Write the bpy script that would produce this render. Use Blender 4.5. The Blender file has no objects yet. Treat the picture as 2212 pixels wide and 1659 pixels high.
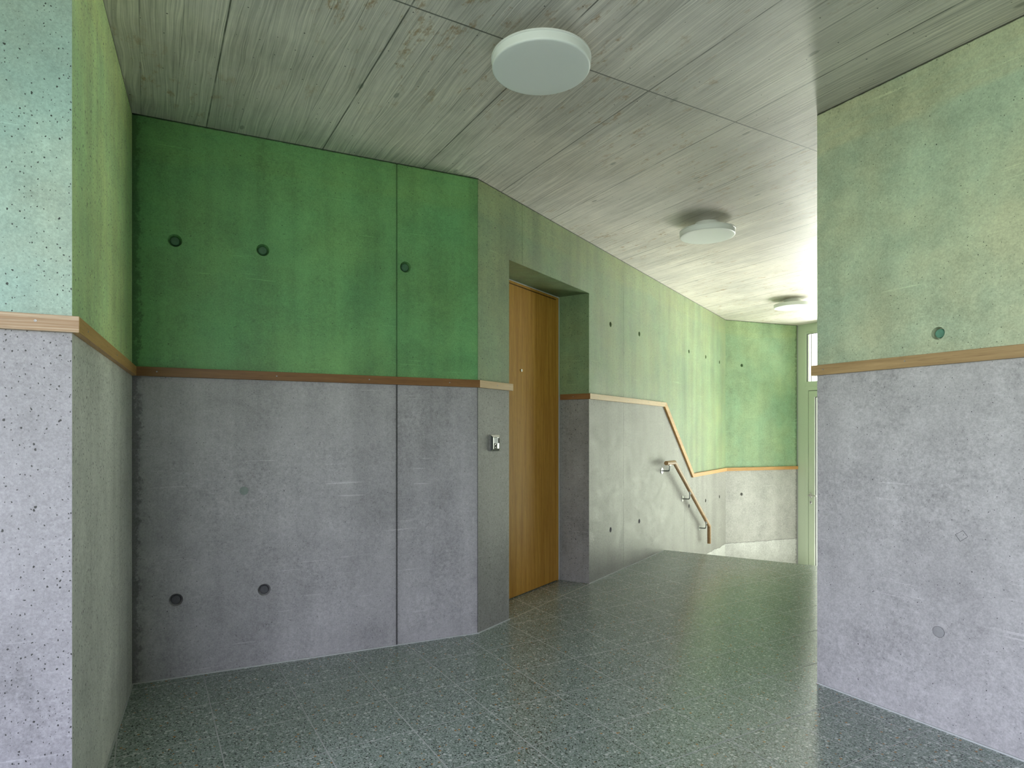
import bpy, bmesh, math, random
from mathutils import Vector, Matrix

sc = bpy.context.scene
COL = sc.collection
random.seed(4)
PI = math.pi

# ------------------------------------------------------------------ camera
cam_d = bpy.data.cameras.new('camera')
cam = bpy.data.objects.new('camera', cam_d)
COL.objects.link(cam)
sc.camera = cam
W, HPX, F, CY = 2212.0, 1659.0, 1365.0, 937.0
ZC = 1.145
cam.location = (0, 0, ZC)
cam.rotation_euler = (PI / 2, 0, 0)
cam_d.sensor_fit = 'HORIZONTAL'
cam_d.sensor_width = 36.0
cam_d.lens = 36.0 * F / W
cam_d.shift_x = 0.0
cam_d.shift_y = (CY - HPX / 2) / W
cam_d.clip_start = 0.05

# ------------------------------------------------------------------ exposure
vs = sc.view_settings
sc.display_settings.display_device = 'sRGB'
vs.view_transform = 'Standard'
vs.look = 'None'
vs.gamma = 1.0
vs.use_curve_mapping = False
vs.exposure = 0.0
cy = sc.cycles
cy.use_denoising = True
try:
    cy.denoiser = 'OPENIMAGEDENOISE'
    cy.denoising_input_passes = 'RGB_ALBEDO_NORMAL'
except Exception:
    pass
cy.use_adaptive_sampling = True
cy.adaptive_threshold = 0.04
cy.adaptive_min_samples = 16
cy.max_bounces = 7
cy.diffuse_bounces = 5
cy.glossy_bounces = 4
cy.transparent_max_bounces = 12
cy.sample_clamp_indirect = 0.0
cy.caustics_reflective = False
cy.caustics_refractive = False

# ------------------------------------------------------------------ world: open daylight over pale paving in front of the
# entrance (+Y) and an added fill band over dark ground behind the hall (-Y)
FRONT_SKY = (4.0, 4.0, 3.5)
FRONT_FAR = (11.5, 11.8, 9.6)        # hedge and houses low on the horizon, hazy and bright
FRONT_PAVING = (33.0, 31.0, 29.5)  # sunlit pale forecourt directly outside
FRONT_SIDE_DIM = (1.1, 1.2, 0.9)
REAR_SKY = (13.2, 12.7, 15.6)
REAR_FAR = (9.4, 9.6, 8.4)         # added bright band low behind the viewer, fills the upper walls
SUN = 25.0
REAR_GROUND = (0.8, 0.9, 0.6)
world = bpy.data.worlds.new('daylight')
sc.world = world
world.use_nodes = True
wt = world.node_tree
wt.nodes.clear()
L = wt.links.new
wo = wt.nodes.new('ShaderNodeOutputWorld')
bg = wt.nodes.new('ShaderNodeBackground')
tc = wt.nodes.new('ShaderNodeTexCoord')
sp = wt.nodes.new('ShaderNodeSeparateXYZ')
L(tc.outputs['Generated'], sp.inputs[0])


def w_range(sock, a, b):
    n = wt.nodes.new('ShaderNodeMapRange')
    L(sock, n.inputs[0])
    n.inputs[1].default_value = a
    n.inputs[2].default_value = b
    return n.outputs[0]


def w_mix(f, a, b):
    n = wt.nodes.new('ShaderNodeMix')
    n.data_type = 'RGBA'
    L(f, n.inputs[0])
    for k, v in ((6, a), (7, b)):
        if isinstance(v, tuple):
            n.inputs[k].default_value = (*v, 1)
        else:
            L(v, n.inputs[k])
    return n.outputs[2]


dt = wt.nodes.new('ShaderNodeVectorMath')
dt.operation = 'DOT_PRODUCT'
L(tc.outputs['Generated'], dt.inputs[0])
dt.inputs[1].default_value = (.866, .5, 0)
front_side = w_range(dt.outputs['Value'], -0.12, 0.12)
front_low = w_mix(w_range(sp.outputs['Z'], -0.45, -0.25), FRONT_PAVING, FRONT_FAR)
front = w_mix(w_range(sp.outputs['Z'], -0.02, 0.06), front_low, FRONT_SKY)
rear_low = w_mix(w_range(sp.outputs['Z'], -0.27, -0.19), REAR_GROUND, REAR_FAR)
rear = w_mix(w_range(sp.outputs['Z'], 0.0, 0.12), rear_low, REAR_SKY)
# daylight dimmed to either side, added to narrow the front light
front = w_mix(w_range(dt.outputs['Value'], 0.64, 0.76), FRONT_SIDE_DIM, front)
L(w_mix(front_side, rear, front), bg.inputs[0])
bg.inputs[1].default_value = 1.0
L(bg.outputs[0], wo.inputs[0])

# low part of the entrance lies in the sun, which comes in steeply through the glazed front
sun_d = bpy.data.lights.new('sun', 'SUN')
sun_d.energy = SUN
sun_d.angle = math.radians(0.6)
sun_d.color = (1.0, .96, .93)
sun = bpy.data.objects.new('sun', sun_d)
SUN_AZ, SUN_EL = 232.0, 50.0           # travel direction in plan, height above the horizon
_d = Vector((math.cos(math.radians(SUN_AZ)) * math.cos(math.radians(SUN_EL)),
             math.sin(math.radians(SUN_AZ)) * math.cos(math.radians(SUN_EL)), -math.sin(math.radians(SUN_EL))))
sun.rotation_euler = _d.to_track_quat('-Z', 'Y').to_euler()
COL.objects.link(sun)

# ------------------------------------------------------------------ plan of the place (metres)
H = 2.61            # ceiling
ZL = -0.735         # entrance landing
RZ0, RZ1 = 1.410, 1.4525   # wooden rail bottom and top
LZ0, LZ1 = 0.666, 0.7085   # rail at the landing
RT = 0.019          # rail thickness


def V2(x, y):
    return Vector((x, y))


def hd(deg):
    return V2(math.cos(math.radians(deg)), math.sin(math.radians(deg)))


P0 = V2(-1.1585, 1.664)
C1 = V2(-1.7348, 2.8851)
C2 = V2(-0.1953, 3.6261)
C3 = V2(2.7420, 8.1130)
C4 = V2(3.8566, 8.5458)
R0 = V2(1.401, 2.9009)
PL = P0 - 1.25 * hd(25.0)
AX = hd(30.0)       # tile grid and board direction
BX = hd(-60.0)
RDIR = hd(-60.7)
YR = -3.2
RF = R0 + RDIR * ((R0.y - YR) / -RDIR.y)
Q = V2(PL.x, YR)
GL = 2.30           # glazed front length
F2 = C4 + GL * BX


def portal(name, loc, rot, sx, sy):
    l = bpy.data.lights.new(name, 'AREA')
    l.shape = 'RECTANGLE'
    l.size = sx
    l.size_y = sy
    l.cycles.is_portal = True
    o = bpy.data.objects.new(name, l)
    o.location = loc
    o.rotation_euler = rot
    COL.objects.link(o)
    return o


# daylight enters through the glazed front and through added fill windows behind the viewer
WZ0, WZ1 = 0.25, 2.35
REAR_FILL_WINDOWS = [(-1.9, 1.1)]      # added, unseen: x ranges in the rear wall
SIDE_FILL_WINDOW = (-2.9, 0.5)                    # added, unseen: y range in the rear left wall
mid = (C4 + F2) / 2 + 0.08 * AX
portal('daylight_front', (mid.x, mid.y, (ZL + H) / 2), (PI / 2, 0, math.radians(120)), GL - .1, H - ZL - .06)
for wx0, wx1 in REAR_FILL_WINDOWS:
    portal('daylight_rear', ((wx0 + wx1) / 2, YR - 0.1, (WZ0 + WZ1) / 2), (-PI / 2, 0, PI), wx1 - wx0, WZ1 - WZ0)
if SIDE_FILL_WINDOW:
    portal('daylight_side', (Q.x - .1, sum(SIDE_FILL_WINDOW) / 2, (WZ0 + WZ1) / 2), (PI / 2, 0, -PI / 2),
           SIDE_FILL_WINDOW[1] - SIDE_FILL_WINDOW[0], WZ1 - WZ0)


# ------------------------------------------------------------------ node helpers
class NT:
    def __init__(s, name):
        s.m = bpy.data.materials.new(name)
        s.m.use_nodes = True
        s.t = s.m.node_tree
        s.t.nodes.clear()
        s.out = s.n('ShaderNodeOutputMaterial')
        s.bsdf = s.n('ShaderNodeBsdfPrincipled')
        s.l(s.bsdf.outputs[0], s.out.inputs[0])
        c = s.n('ShaderNodeTexCoord')
        s.obj = c.outputs['Object']

    def n(s, k, **kw):
        nd = s.t.nodes.new(k)
        for a, b in kw.items():
            setattr(nd, a, b)
        return nd

    def l(s, a, b):
        s.t.links.new(a, b)

    def put(s, sock, v):
        if hasattr(v, 'links'):
            s.l(v, sock)
        elif isinstance(v, (tuple, list)) and len(v) == 3 and sock.type == 'RGBA':
            sock.default_value = (*v, 1)
        else:
            sock.default_value = v

    def math(s, op, a, b=0.0, c=0.0, clamp=False):
        nd = s.n('ShaderNodeMath', operation=op, use_clamp=clamp)
        s.put(nd.inputs[0], a)
        s.put(nd.inputs[1], b)
        s.put(nd.inputs[2], c)
        return nd.outputs[0]

    def sep(s, v):
        nd = s.n('ShaderNodeSeparateXYZ')
        s.l(v, nd.inputs[0])
        return nd.outputs

    def comb(s, x, y, z=0.0):
        nd = s.n('ShaderNodeCombineXYZ')
        s.put(nd.inputs[0], x)
        s.put(nd.inputs[1], y)
        s.put(nd.inputs[2], z)
        return nd.outputs[0]

    def scale(s, v, sc3):
        nd = s.n('ShaderNodeVectorMath', operation='MULTIPLY')
        s.l(v, nd.inputs[0])
        nd.inputs[1].default_value = sc3
        return nd.outputs[0]

    def add(s, v, a):
        nd = s.n('ShaderNodeVectorMath', operation='ADD')
        s.l(v, nd.inputs[0])
        s.put(nd.inputs[1], a)
        return nd.outputs[0]

    def noise(s, v, scale, detail=4.0, rough=0.55, dist=0.0):
        nd = s.n('ShaderNodeTexNoise')
        s.l(v, nd.inputs['Vector'])
        nd.inputs['Scale'].default_value = scale
        nd.inputs['Detail'].default_value = detail
        nd.inputs['Roughness'].default_value = rough
        nd.inputs['Distortion'].default_value = dist
        return nd.outputs[0]

    def vor(s, v, scale, dims='2D', rand=1.0):
        nd = s.n('ShaderNodeTexVoronoi', voronoi_dimensions=dims)
        s.l(v, nd.inputs['Vector'])
        nd.inputs['Scale'].default_value = scale
        nd.inputs['Randomness'].default_value = rand
        return nd.outputs['Distance'], nd.outputs['Color']

    def rng(s, v, a, b, c=0.0, d=1.0, smooth=False):
        nd = s.n('ShaderNodeMapRange')
        if smooth:
            nd.interpolation_type = 'SMOOTHSTEP'
        s.put(nd.inputs[0], v)
        nd.inputs[1].default_value = a
        nd.inputs[2].default_value = b
        nd.inputs[3].default_value = c
        nd.inputs[4].default_value = d
        return nd.outputs[0]

    def mix(s, f, a, b, mode='MIX'):
        nd = s.n('ShaderNodeMix', data_type='RGBA', blend_type=mode)
        s.put(nd.inputs[0], f)
        s.put(nd.inputs[6], a)
        s.put(nd.inputs[7], b)
        return nd.outputs[2]

    def grey(s, v):
        nd = s.n('ShaderNodeCombineColor')
        for i in range(3):
            s.l(v, nd.inputs[i])
        return nd.outputs[0]

    def bump(s, h, strength=0.3, dist=0.002):
        nd = s.n('ShaderNodeBump')
        nd.inputs['Strength'].default_value = strength
        nd.inputs['Distance'].default_value = dist
        s.l(h, nd.inputs['Height'])
        s.l(nd.outputs[0], s.bsdf.inputs['Normal'])

    def set(s, color=None, rough=None, metal=None, spec=None):
        if color is not None:
            s.put(s.bsdf.inputs['Base Color'], color)
        if rough is not None:
            s.put(s.bsdf.inputs['Roughness'], rough)
        if metal is not None:
            s.bsdf.inputs['Metallic'].default_value = metal
        if spec is not None:
            s.bsdf.inputs['Specular IOR Level'].default_value = spec
        return s.m


GREEN = (0.290, 0.420, 0.225)
GREY = (0.400, 0.405, 0.420)


def concrete(name, green=GREEN, grey=GREY, line=(0, 1, RZ0 + .02, RZ0 + .02), seed=0.0, rgh=.5,
             dark_edge=None, pour=None, pores=1.0, keep=1.0, seams=(), streak=1.0, scuff=.5):
    """Fair-faced concrete, bare up to the wooden rail and glazed green above it.
    line = (x0, x1, z0, z1): the height of the colour change along the wall."""
    t = NT(name)
    x, y, z = t.sep(t.obj)[:3]
    u = t.math('ADD', x, y)
    p2 = t.comb(t.math('ADD', u, seed), z, 0)
    p3 = t.add(t.obj, (seed, seed * .7, 0))
    hgt = t.rng(x, line[0], line[1], line[2], line[3])
    up = t.math('GREATER_THAN', z, hgt)
    # cloudy mottling, vertical streaks, fine grain
    cl = t.rng(t.noise(p3, 1.9, 5, .62), .3, .7, -1, 1)
    cl2 = t.rng(t.noise(p3, 9, 5, .7), .3, .7, -1, 1)
    st = t.rng(t.noise(t.scale(p3, (7, 7, .35)), 1.0, 4, .6), .3, .7, -1, 1)
    gr = t.rng(t.noise(p3, 160, 2, .7), .25, .75, -1, 1)
    worm = t.rng(t.noise(p3, 52, 4, .78), .3, .7, -1, 1)
    wm = t.rng(t.noise(p3, 2.7, 4, .6), .38, .62, .3, 1.0)
    wm = t.math('MULTIPLY', wm, t.rng(up, 0, 1, 1.0, .55))
    a = t.math('MULTIPLY', cl, .15)
    a = t.math('MULTIPLY_ADD', cl2, .12, a)
    a = t.math('MULTIPLY_ADD', st, t.rng(up, 0, 1, .07 * streak, .09 * streak), a)
    a = t.math('MULTIPLY_ADD', gr, .19, a)
    a = t.math('MULTIPLY_ADD', t.math('MULTIPLY', worm, wm), .24, a)
    val = t.math('ADD', a, 1.0)
    # green pigment sits thicker in places
    hue = t.mix(t.rng(t.noise(p3, 2.4, 5, .6), .35, .65), green,
                (green[0] * 1.22, green[1] * 1.04, green[2] * .96))
    col = t.mix(up, grey, hue)
    # a band just under the ceiling where the pour was levelled by hand
    band = t.math('MULTIPLY', t.rng(t.math('ADD', z, t.math('MULTIPLY', t.noise(t.scale(p3, (1, 1, 6)), 2.5, 3), .12)),
                                    2.46, 2.50), .35)
    bandn = t.noise(t.scale(p3, (1.2, 1.2, 16)), 3, 4)
    col = t.mix(t.math('MULTIPLY', band, bandn), col, (green[0] * 1.7, green[1] * 1.15, green[2] * .8))
    # pale horizontal trowel scratches
    sn = t.noise(t.scale(p2, (2.6, 60, 1)), 1.0, 2, .5)
    sm = t.noise(p2, 3.3, 2, .5)
    scr = t.math('MULTIPLY', t.rng(sn, .66, .72), t.rng(sm, .46, .58))
    val = t.math('MULTIPLY_ADD', scr, .26 * scuff * 2, val)
    # air pores
    holes = None
    dn = t.n('ShaderNodeTexNoise')
    t.l(p2, dn.inputs['Vector'])
    dn.inputs['Scale'].default_value = 170
    dn.inputs['Detail'].default_value = 2
    dv = t.n('ShaderNodeVectorMath', operation='MULTIPLY_ADD')
    t.l(dn.outputs['Color'], dv.inputs[0])
    dv.inputs[1].default_value = (.0065, .0065, 0)
    t.l(p2, dv.inputs[2])
    pw = dv.outputs[0]
    for sca, r0, keep_, k in ((16, .044, .5, 0), (36, .075, .75, 1), (74, .12, .65, 2)):
        wob = t.add(t.scale(pw, (1, .8, 1)), (k * 3.1, k * 7.7, 0))
        d, c = t.vor(wob, sca)
        cs = t.n('ShaderNodeSeparateColor')
        t.l(c, cs.inputs[0])
        dens = t.rng(t.noise(p2, 1.3 + k, 2), .35, .6, .35, 1.0)
        rad = t.math('MULTIPLY', t.math('POWER', cs.outputs[0], 1.6), r0 * pores)
        on = t.math('LESS_THAN', cs.outputs[1], t.math('MULTIPLY', dens, keep_ * keep))
        hh = t.math('MULTIPLY', t.math('LESS_THAN', d, rad), on)
        holes = hh if holes is None else t.math('MAXIMUM', holes, hh)
    if dark_edge:   # honeycombed strip beside an inner corner: (x position, width, side)
        ex, ew = dark_edge
        ed = t.math('ABSOLUTE', t.math('SUBTRACT', x, ex))
        en = t.noise(t.scale(p3, (1, 1, .8)), 38, 6, .75)
        em = t.math('MULTIPLY', t.rng(ed, ew, 0.0), 1.0)
        honey = t.rng(t.math('MULTIPLY_ADD', em, .35, en), .62, .74)
        val = t.math('MULTIPLY', val, t.rng(honey, 0, 1, 1.0, .55))
        val = t.math('MULTIPLY', val, t.rng(em, 0, 1, 1, .85))
    for sx_, sw_ in seams:      # rough dark seam where two formwork panels met
        sd_ = t.math('ABSOLUTE', t.math('SUBTRACT', x, sx_))
        sn_ = t.math('MULTIPLY', t.math('SUBTRACT', t.noise(p3, 95, 5, .8), .5), sw_ * 2.2)
        sd_ = t.math('ADD', sd_, t.math('ABSOLUTE', sn_))
        wd_ = t.rng(sd_, sw_, sw_ * .35, 0, 1)
        amt = t.rng(up, 0, 1, .72, .30)
        val = t.math('MULTIPLY', val, t.math('SUBTRACT', 1.0, t.math('MULTIPLY', wd_, amt)))
        soft = t.math('MULTIPLY', t.rng(sd_, sw_ * 5, sw_ * .5, 0, .13), t.rng(up, 0, 1, 1, .4))
        val = t.math('MULTIPLY', val, t.math('SUBTRACT', 1.0, soft))
    # open joint under the slab
    jn = t.math('MULTIPLY_ADD', t.noise(p3, 30, 3, .6), .006, z)
    val = t.math('MULTIPLY', val, t.rng(jn, 2.6055, 2.6085, 1.0, .12))
    colf = t.mix(1.0, col, t.grey(val), 'MULTIPLY')
    if pour is not None:    # lighter, later pour at the foot
        pz = t.math('MULTIPLY_ADD', t.noise(p2, 3, 5, .7), .06, pour - .03)
        under = t.math('LESS_THAN', z, pz)
        colf = t.mix(under, colf, t.mix(1.0, (.56, .57, .56), t.grey(val), 'MULTIPLY'))
        ln = t.rng(t.math('ABSOLUTE', t.math('SUBTRACT', z, pz)), 0.0, .008, .45, 1.0)
        colf = t.mix(1.0, colf, t.grey(ln), 'MULTIPLY')
    colf = t.mix(holes, colf, t.mix(up, (.02, .02, .02), (green[0] * .08, green[1] * .08, green[2] * .08)))
    hgtb = t.math('MULTIPLY_ADD', worm, .34, t.math('MULTIPLY', gr, .26))
    t.bump(hgtb, .35, .0015)
    rr = t.math('MULTIPLY_ADD', cl2, .06, rgh)
    return t.set(colf, rr, 0, .5)


def mat_plain(name, color, rough=.5, metal=0.0, spec=.5, grain=0.0):
    t = NT(name)
    v = t.noise(t.obj, 60, 3, .6)
    c = t.mix(1.0, color, t.grey(t.rng(v, .3, .7, 1 - grain, 1 + grain)), 'MULTIPLY')
    return t.set(c, rough, metal, spec)


def wood(name, base, dark, axis=0, sc=1.0, contrast=1.0, rough=.45, straight=False, fig=26.0, spec=.4):
    """Oak: long fibres along the given local axis, annual figure and short dark pores."""
    t = NT(name)
    s = [fig * sc] * 3
    s[axis] = .9 * sc
    p = t.scale(t.obj, tuple(s))
    figure = t.noise(p, 1.0 if not straight else 1.6, 5, .6, .25 if not straight else .05)
    s2 = [210.0 * sc] * 3
    s2[axis] = 5.0 * sc
    fine = t.noise(t.scale(t.obj, tuple(s2)), 1.0, 3, .6)
    s3 = [420.0 * sc] * 3
    s3[axis] = 14.0 * sc
    por = t.rng(t.noise(t.scale(t.obj, tuple(s3)), 1.0, 1, .5), .62, .70)
    f = t.rng(figure, .36, .64)
    f = t.math('ADD', t.math('MULTIPLY', f, .6 * contrast), t.math('MULTIPLY', t.rng(fine, .3, .7), .4 * contrast),
               clamp=True)
    c = t.mix(f, base, dark)
    c = t.mix(t.math('MULTIPLY', por, .45), c, tuple(k * .45 for k in dark))
    t.bump(t.math('SUBTRACT', fine, por), .15, .0004)
    return t.set(c, rough, 0, spec)


def ceiling_mat():
    """Concrete cast against sawn boards: local x runs across the boards, local y along them."""
    t = NT('board_marked_concrete')
    x, y, z = t.sep(t.obj)[:3]
    PW, X0 = .537, .245
    q = t.math('DIVIDE', t.math('SUBTRACT', x, X0), PW)
    pan = t.math('FLOOR', q)
    fr = t.math('SUBTRACT', q, pan)
    dj = t.math('MULTIPLY', t.math('MINIMUM', fr, t.math('SUBTRACT', 1.0, fr)), PW)
    # panel end joint
    dc = t.math('ABSOLUTE', t.math('SUBTRACT', y, 2.047))
    dc2 = t.math('ABSOLUTE', t.math('SUBTRACT', y, -0.45))
    wn = t.noise(t.comb(pan, t.math('GREATER_THAN', y, 2.047), 0), 7.3, 0)
    # boards inside each panel
    bq = t.math('MULTIPLY', fr, 4.0)
    bi = t.math('FLOOR', bq)
    bf = t.math('SUBTRACT', bq, bi)
    db = t.math('MULTIPLY', t.math('MINIMUM', bf, t.math('SUBTRACT', 1.0, bf)), PW / 4)
    bid = t.math('MULTIPLY_ADD', pan, 4.0, bi)
    end = t.math('GREATER_THAN', y, 2.047)
    wv = t.n('ShaderNodeTexWhiteNoise', noise_dimensions='2D')
    t.l(t.comb(bid, end, 0), wv.inputs['Vector'])
    rnd = wv.outputs['Value']
    off = t.math('MULTIPLY', rnd, 37.0)
    pb = t.comb(t.math('ADD', x, off), t.math('MULTIPLY_ADD', off, 3.0, y), 0)
    # cathedral grain: distorted long noise
    warp = t.noise(t.scale(pb, (3.2, .9, 1)), 1.0, 3, .5)
    gx = t.math('MULTIPLY_ADD', warp, .12, t.math('ADD', x, off))
    grain = t.noise(t.scale(t.comb(gx, y, 0), (120, 1.4, 1)), 1.0, 4, .65)
    grain2 = t.noise(t.scale(t.comb(gx, y, 0), (330, 3.0, 1)), 1.0, 2, .6)
    blot = t.noise(t.obj, 1.4, 6, .65)
    blot2 = t.noise(t.scale(t.obj, (1.0, .45, 1)), 7, 5, .7)
    val = t.math('ADD', t.math('MULTIPLY', t.rng(grain, .3, .7, -1, 1), .28),
                 t.math('MULTIPLY', t.rng(grain2, .3, .7, -1, 1), .22))
    val = t.math('MULTIPLY_ADD', t.rng(blot, .3, .7, -1, 1), .17, val)
    val = t.math('MULTIPLY_ADD', t.rng(blot2, .3, .7, -1, 1), .10, val)
    val = t.math('MULTIPLY_ADD', t.math('SUBTRACT', rnd, .5), .16, val)
    val = t.math('ADD', val, 1.0)
    base = t.mix(t.rng(t.noise(t.obj, .9, 4, .6), .35, .65), (.60, .57, .53), (.67, .62, .55))
    c = t.mix(1.0, base, t.grey(val), 'MULTIPLY')
    # rust coloured flecks
    rs = t.noise(t.scale(t.obj, (22, 9, 1)), 1.0, 6, .75)
    rm = t.noise(t.obj, 1.1, 3, .5)
    rust = t.math('MULTIPLY', t.rng(rs, .56, .66), t.rng(rm, .42, .58))
    c = t.mix(t.math('MULTIPLY', rust, .75), c, (.34, .19, .06))
    # grey knots
    kd, kc = t.vor(t.add(t.scale(t.obj, (1, .42, 1)), (.3, .1, 0)), 4.2)
    kn = t.rng(t.math('MULTIPLY_ADD', t.noise(t.obj, 60, 3, .6), .03, kd), .045, .065, .6, 0)
    ks = t.n('ShaderNodeSeparateColor')
    t.l(kc, ks.inputs[0])
    kn = t.math('MULTIPLY', kn, t.math('LESS_THAN', ks.outputs[1], .22))
    c = t.mix(kn, c, (.16, .16, .14))
    # pores
    d, cc = t.vor(t.obj, 16)
    cs = t.n('ShaderNodeSeparateColor')
    t.l(cc, cs.inputs[0])
    ho = t.math('MULTIPLY', t.math('LESS_THAN', d, t.math('MULTIPLY', cs.outputs[0], .05)),
                t.math('LESS_THAN', cs.outputs[1], .35))
    c = t.mix(ho, c, (.04, .04, .035))
    # joints
    brk = t.rng(t.noise(t.scale(t.obj, (2, 3, 1)), 1.4, 3, .6), .38, .52)
    j1 = t.math('MULTIPLY', t.rng(dj, .0016, .0040, 1, 0), t.rng(brk, 0, 1, .45, 1))
    j3 = t.math('MULTIPLY', t.rng(dc, .0018, .0045, 1, 0), .95)
    j4 = t.rng(dc2, .0018, .0045, 1, 0)
    j2 = t.math('MULTIPLY', t.rng(db, .0007, .0024, 1, 0), t.rng(brk, 0, 1, .12, .6))
    j = t.math('MAXIMUM', t.math('MAXIMUM', j1, j2), t.math('MAXIMUM', j3, j4))
    c = t.mix(t.math('MULTIPLY', j, .88), c, (.035, .035, .03))
    hb = t.math('ADD', t.math('MULTIPLY', grain, 1.2), t.math('MULTIPLY', grain2, .6))
    t.bump(hb, .38, .0016)
    return t.set(c, .42, 0, .9)


def terrazzo(name, tiles=True, strip=None):
    t = NT(name)
    x, y, z = t.sep(t.obj)[:3]
    p = t.comb(x, y, 0)
    base = (.205, .265, .230)
    c = t.mix(t.rng(t.noise(p, 70, 3, .7), .3, .7), tuple(k * .75 for k in base), tuple(k * 1.2 for k in base))
    if tiles:
        wv = t.n('ShaderNodeTexWhiteNoise', noise_dimensions='2D')
        t.l(t.comb(t.math('FLOOR', t.math('DIVIDE', x, .3301)), t.math('FLOOR', t.math('DIVIDE', y, .3301))),
            wv.inputs['Vector'])
        c = t.mix(1.0, c, t.grey(t.rng(wv.outputs['Value'], 0, 1, .93, 1.07)), 'MULTIPLY')
    for sca, r, keep, colr, k in ((95, .50, .80, (.30, .36, .33), 0),
                                  (165, .42, .50, (.46, .50, .48), 1),
                                  (110, .40, .22, (.52, .57, .55), 2),
                                  (120, .40, .26, (.010, .016, .013), 3),
                                  (62, .42, .13, (.58, .62, .60), 4),
                                  (70, .36, .035, (.42, .22, .07), 5)):
        pp = t.add(p, (k * 1.37, k * 2.11, 0))
        wob = t.n('ShaderNodeVectorMath', operation='MULTIPLY_ADD')
        nn = t.n('ShaderNodeTexNoise')
        t.l(pp, nn.inputs['Vector'])
        nn.inputs['Scale'].default_value = 130
        nn.inputs['Detail'].default_value = 1
        t.l(nn.outputs['Color'], wob.inputs[0])
        wob.inputs[1].default_value = (.007, .007, 0)
        t.l(pp, wob.inputs[2])
        d, cc = t.vor(wob.outputs[0], sca)
        cs = t.n('ShaderNodeSeparateColor')
        t.l(cc, cs.inputs[0])
        rad = t.rng(cs.outputs[0], 0, 1, r * .45, r)
        m = t.math('MULTIPLY', t.math('LESS_THAN', d, rad), t.math('LESS_THAN', cs.outputs[1], keep))
        c = t.mix(m, c, colr)
    rough = .24
    if tiles or strip:
        P = .3301
        def dist(v):
            q = t.math('DIVIDE', v, P)
            f = t.math('SUBTRACT', q, t.math('ROUND', q))
            return t.math('MULTIPLY', t.math('ABSOLUTE', f), P)
        d = t.math('MINIMUM', dist(x), dist(y)) if tiles else dist(x)
        j = t.rng(d, .0014, .0024, 1, 0)
        c = t.mix(j, c, (.44, .45, .46))
        rough = t.rng(j, 0, 1, .19, .9)
        t.bump(t.math('MULTIPLY', j, -1.0), .3, .0015)
    return t.set(c, rough, 0, .5)


def glass_mat():
    t = NT('window_glass')
    t.t.nodes.remove(t.bsdf)
    tr = t.n('ShaderNodeBsdfTransparent')
    tr.inputs[0].default_value = (.93, .96, .95, 1)
    gl = t.n('ShaderNodeBsdfGlossy')
    gl.inputs['Roughness'].default_value = .02
    fr = t.n('ShaderNodeFresnel')
    ge = t.n('ShaderNodeNewGeometry')
    t.l(t.rng(ge.outputs['Backfacing'], 0, 1, 1.45, 1 / 1.45), fr.inputs[0])   # same reflectance on both faces of the pane
    mx = t.n('ShaderNodeMixShader')
    t.l(fr.outputs[0], mx.inputs[0])
    t.l(tr.outputs[0], mx.inputs[1])
    t.l(gl.outputs[0], mx.inputs[2])
    t.l(mx.outputs[0], t.out.inputs[0])
    return t.m


def metal(name, col, rough):
    t = NT(name)
    n = t.noise(t.scale(t.obj, (400, 400, 12)), 1.0, 2)
    return t.set(col, t.math('MULTIPLY_ADD', n, .12, rough), 1.0, .5)


# ------------------------------------------------------------------ mesh helpers
def link(o, parent=None):
    COL.objects.link(o)
    if parent:
        o.parent = parent
    return o


def from_bm(name, bm, mat, parent=None, smooth=False):
    bmesh.ops.remove_doubles(bm, verts=bm.verts, dist=1e-6)
    bmesh.ops.recalc_face_normals(bm, faces=bm.faces)
    me = bpy.data.meshes.new(name)
    bm.to_mesh(me)
    bm.free()
    if smooth:
        for p in me.polygons:
            p.use_smooth = True
        try:
            me.set_sharp_from_angle(angle=math.radians(35))
        except Exception:
            pass
    me.materials.append(mat)
    o = bpy.data.objects.new(name, me)
    return link(o, parent)


def box(bm, x0, x1, y0, y1, z0, z1):
    v = [bm.verts.new((x, y, z)) for z in (z0, z1) for x, y in ((x0, y0), (x1, y0), (x1, y1), (x0, y1))]
    for f in ((3, 2, 1, 0), (4, 5, 6, 7), (0, 1, 5, 4), (1, 2, 6, 5), (2, 3, 7, 6), (3, 0, 4, 7)):
        bm.faces.new([v[i] for i in f])
    return v


def bevel(bm, w, seg=2):
    bmesh.ops.bevel(bm, geom=list(bm.edges), offset=w, segments=seg, profile=.6, affect='EDGES', clamp_overlap=True)


def hexa(bm, bot, top):
    b = [bm.verts.new(p) for p in bot]
    t = [bm.verts.new(p) for p in top]
    n = len(b)
    bm.faces.new(b[::-1])
    bm.faces.new(t)
    for i in range(n):
        bm.faces.new((b[i], b[(i + 1) % n], t[(i + 1) % n], t[i]))


def prism(bm, pts, z0, z1):
    hexa(bm, [(p[0], p[1], z0) for p in pts], [(p[0], p[1], z1) for p in pts])


def lathe(bm, prof, n=48, axis='Z', off=(0, 0, 0)):
    rings = []
    for r, h in prof:
        if r < 1e-6:
            p = (0, 0, h)
            rings.append([p])
        else:
            rings.append([(r * math.cos(2 * PI * k / n), r * math.sin(2 * PI * k / n), h) for k in range(n)])
    def tr(p):
        x, y, z = p
        if axis == 'Y':
            x, y, z = x, z, y
        return bm.verts.new((x + off[0], y + off[1], z + off[2]))
    R = [[tr(p) for p in r] for r in rings]
    for a, b in zip(R, R[1:]):
        if len(a) == 1 and len(b) == 1:
            continue
        for k in range(n):
            k2 = (k + 1) % n
            if len(a) == 1:
                bm.faces.new((a[0], b[k], b[k2]))
            elif len(b) == 1:
                bm.faces.new((a[k], b[0], a[k2]))
            else:
                bm.faces.new((a[k], a[k2], b[k2], b[k]))


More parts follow.
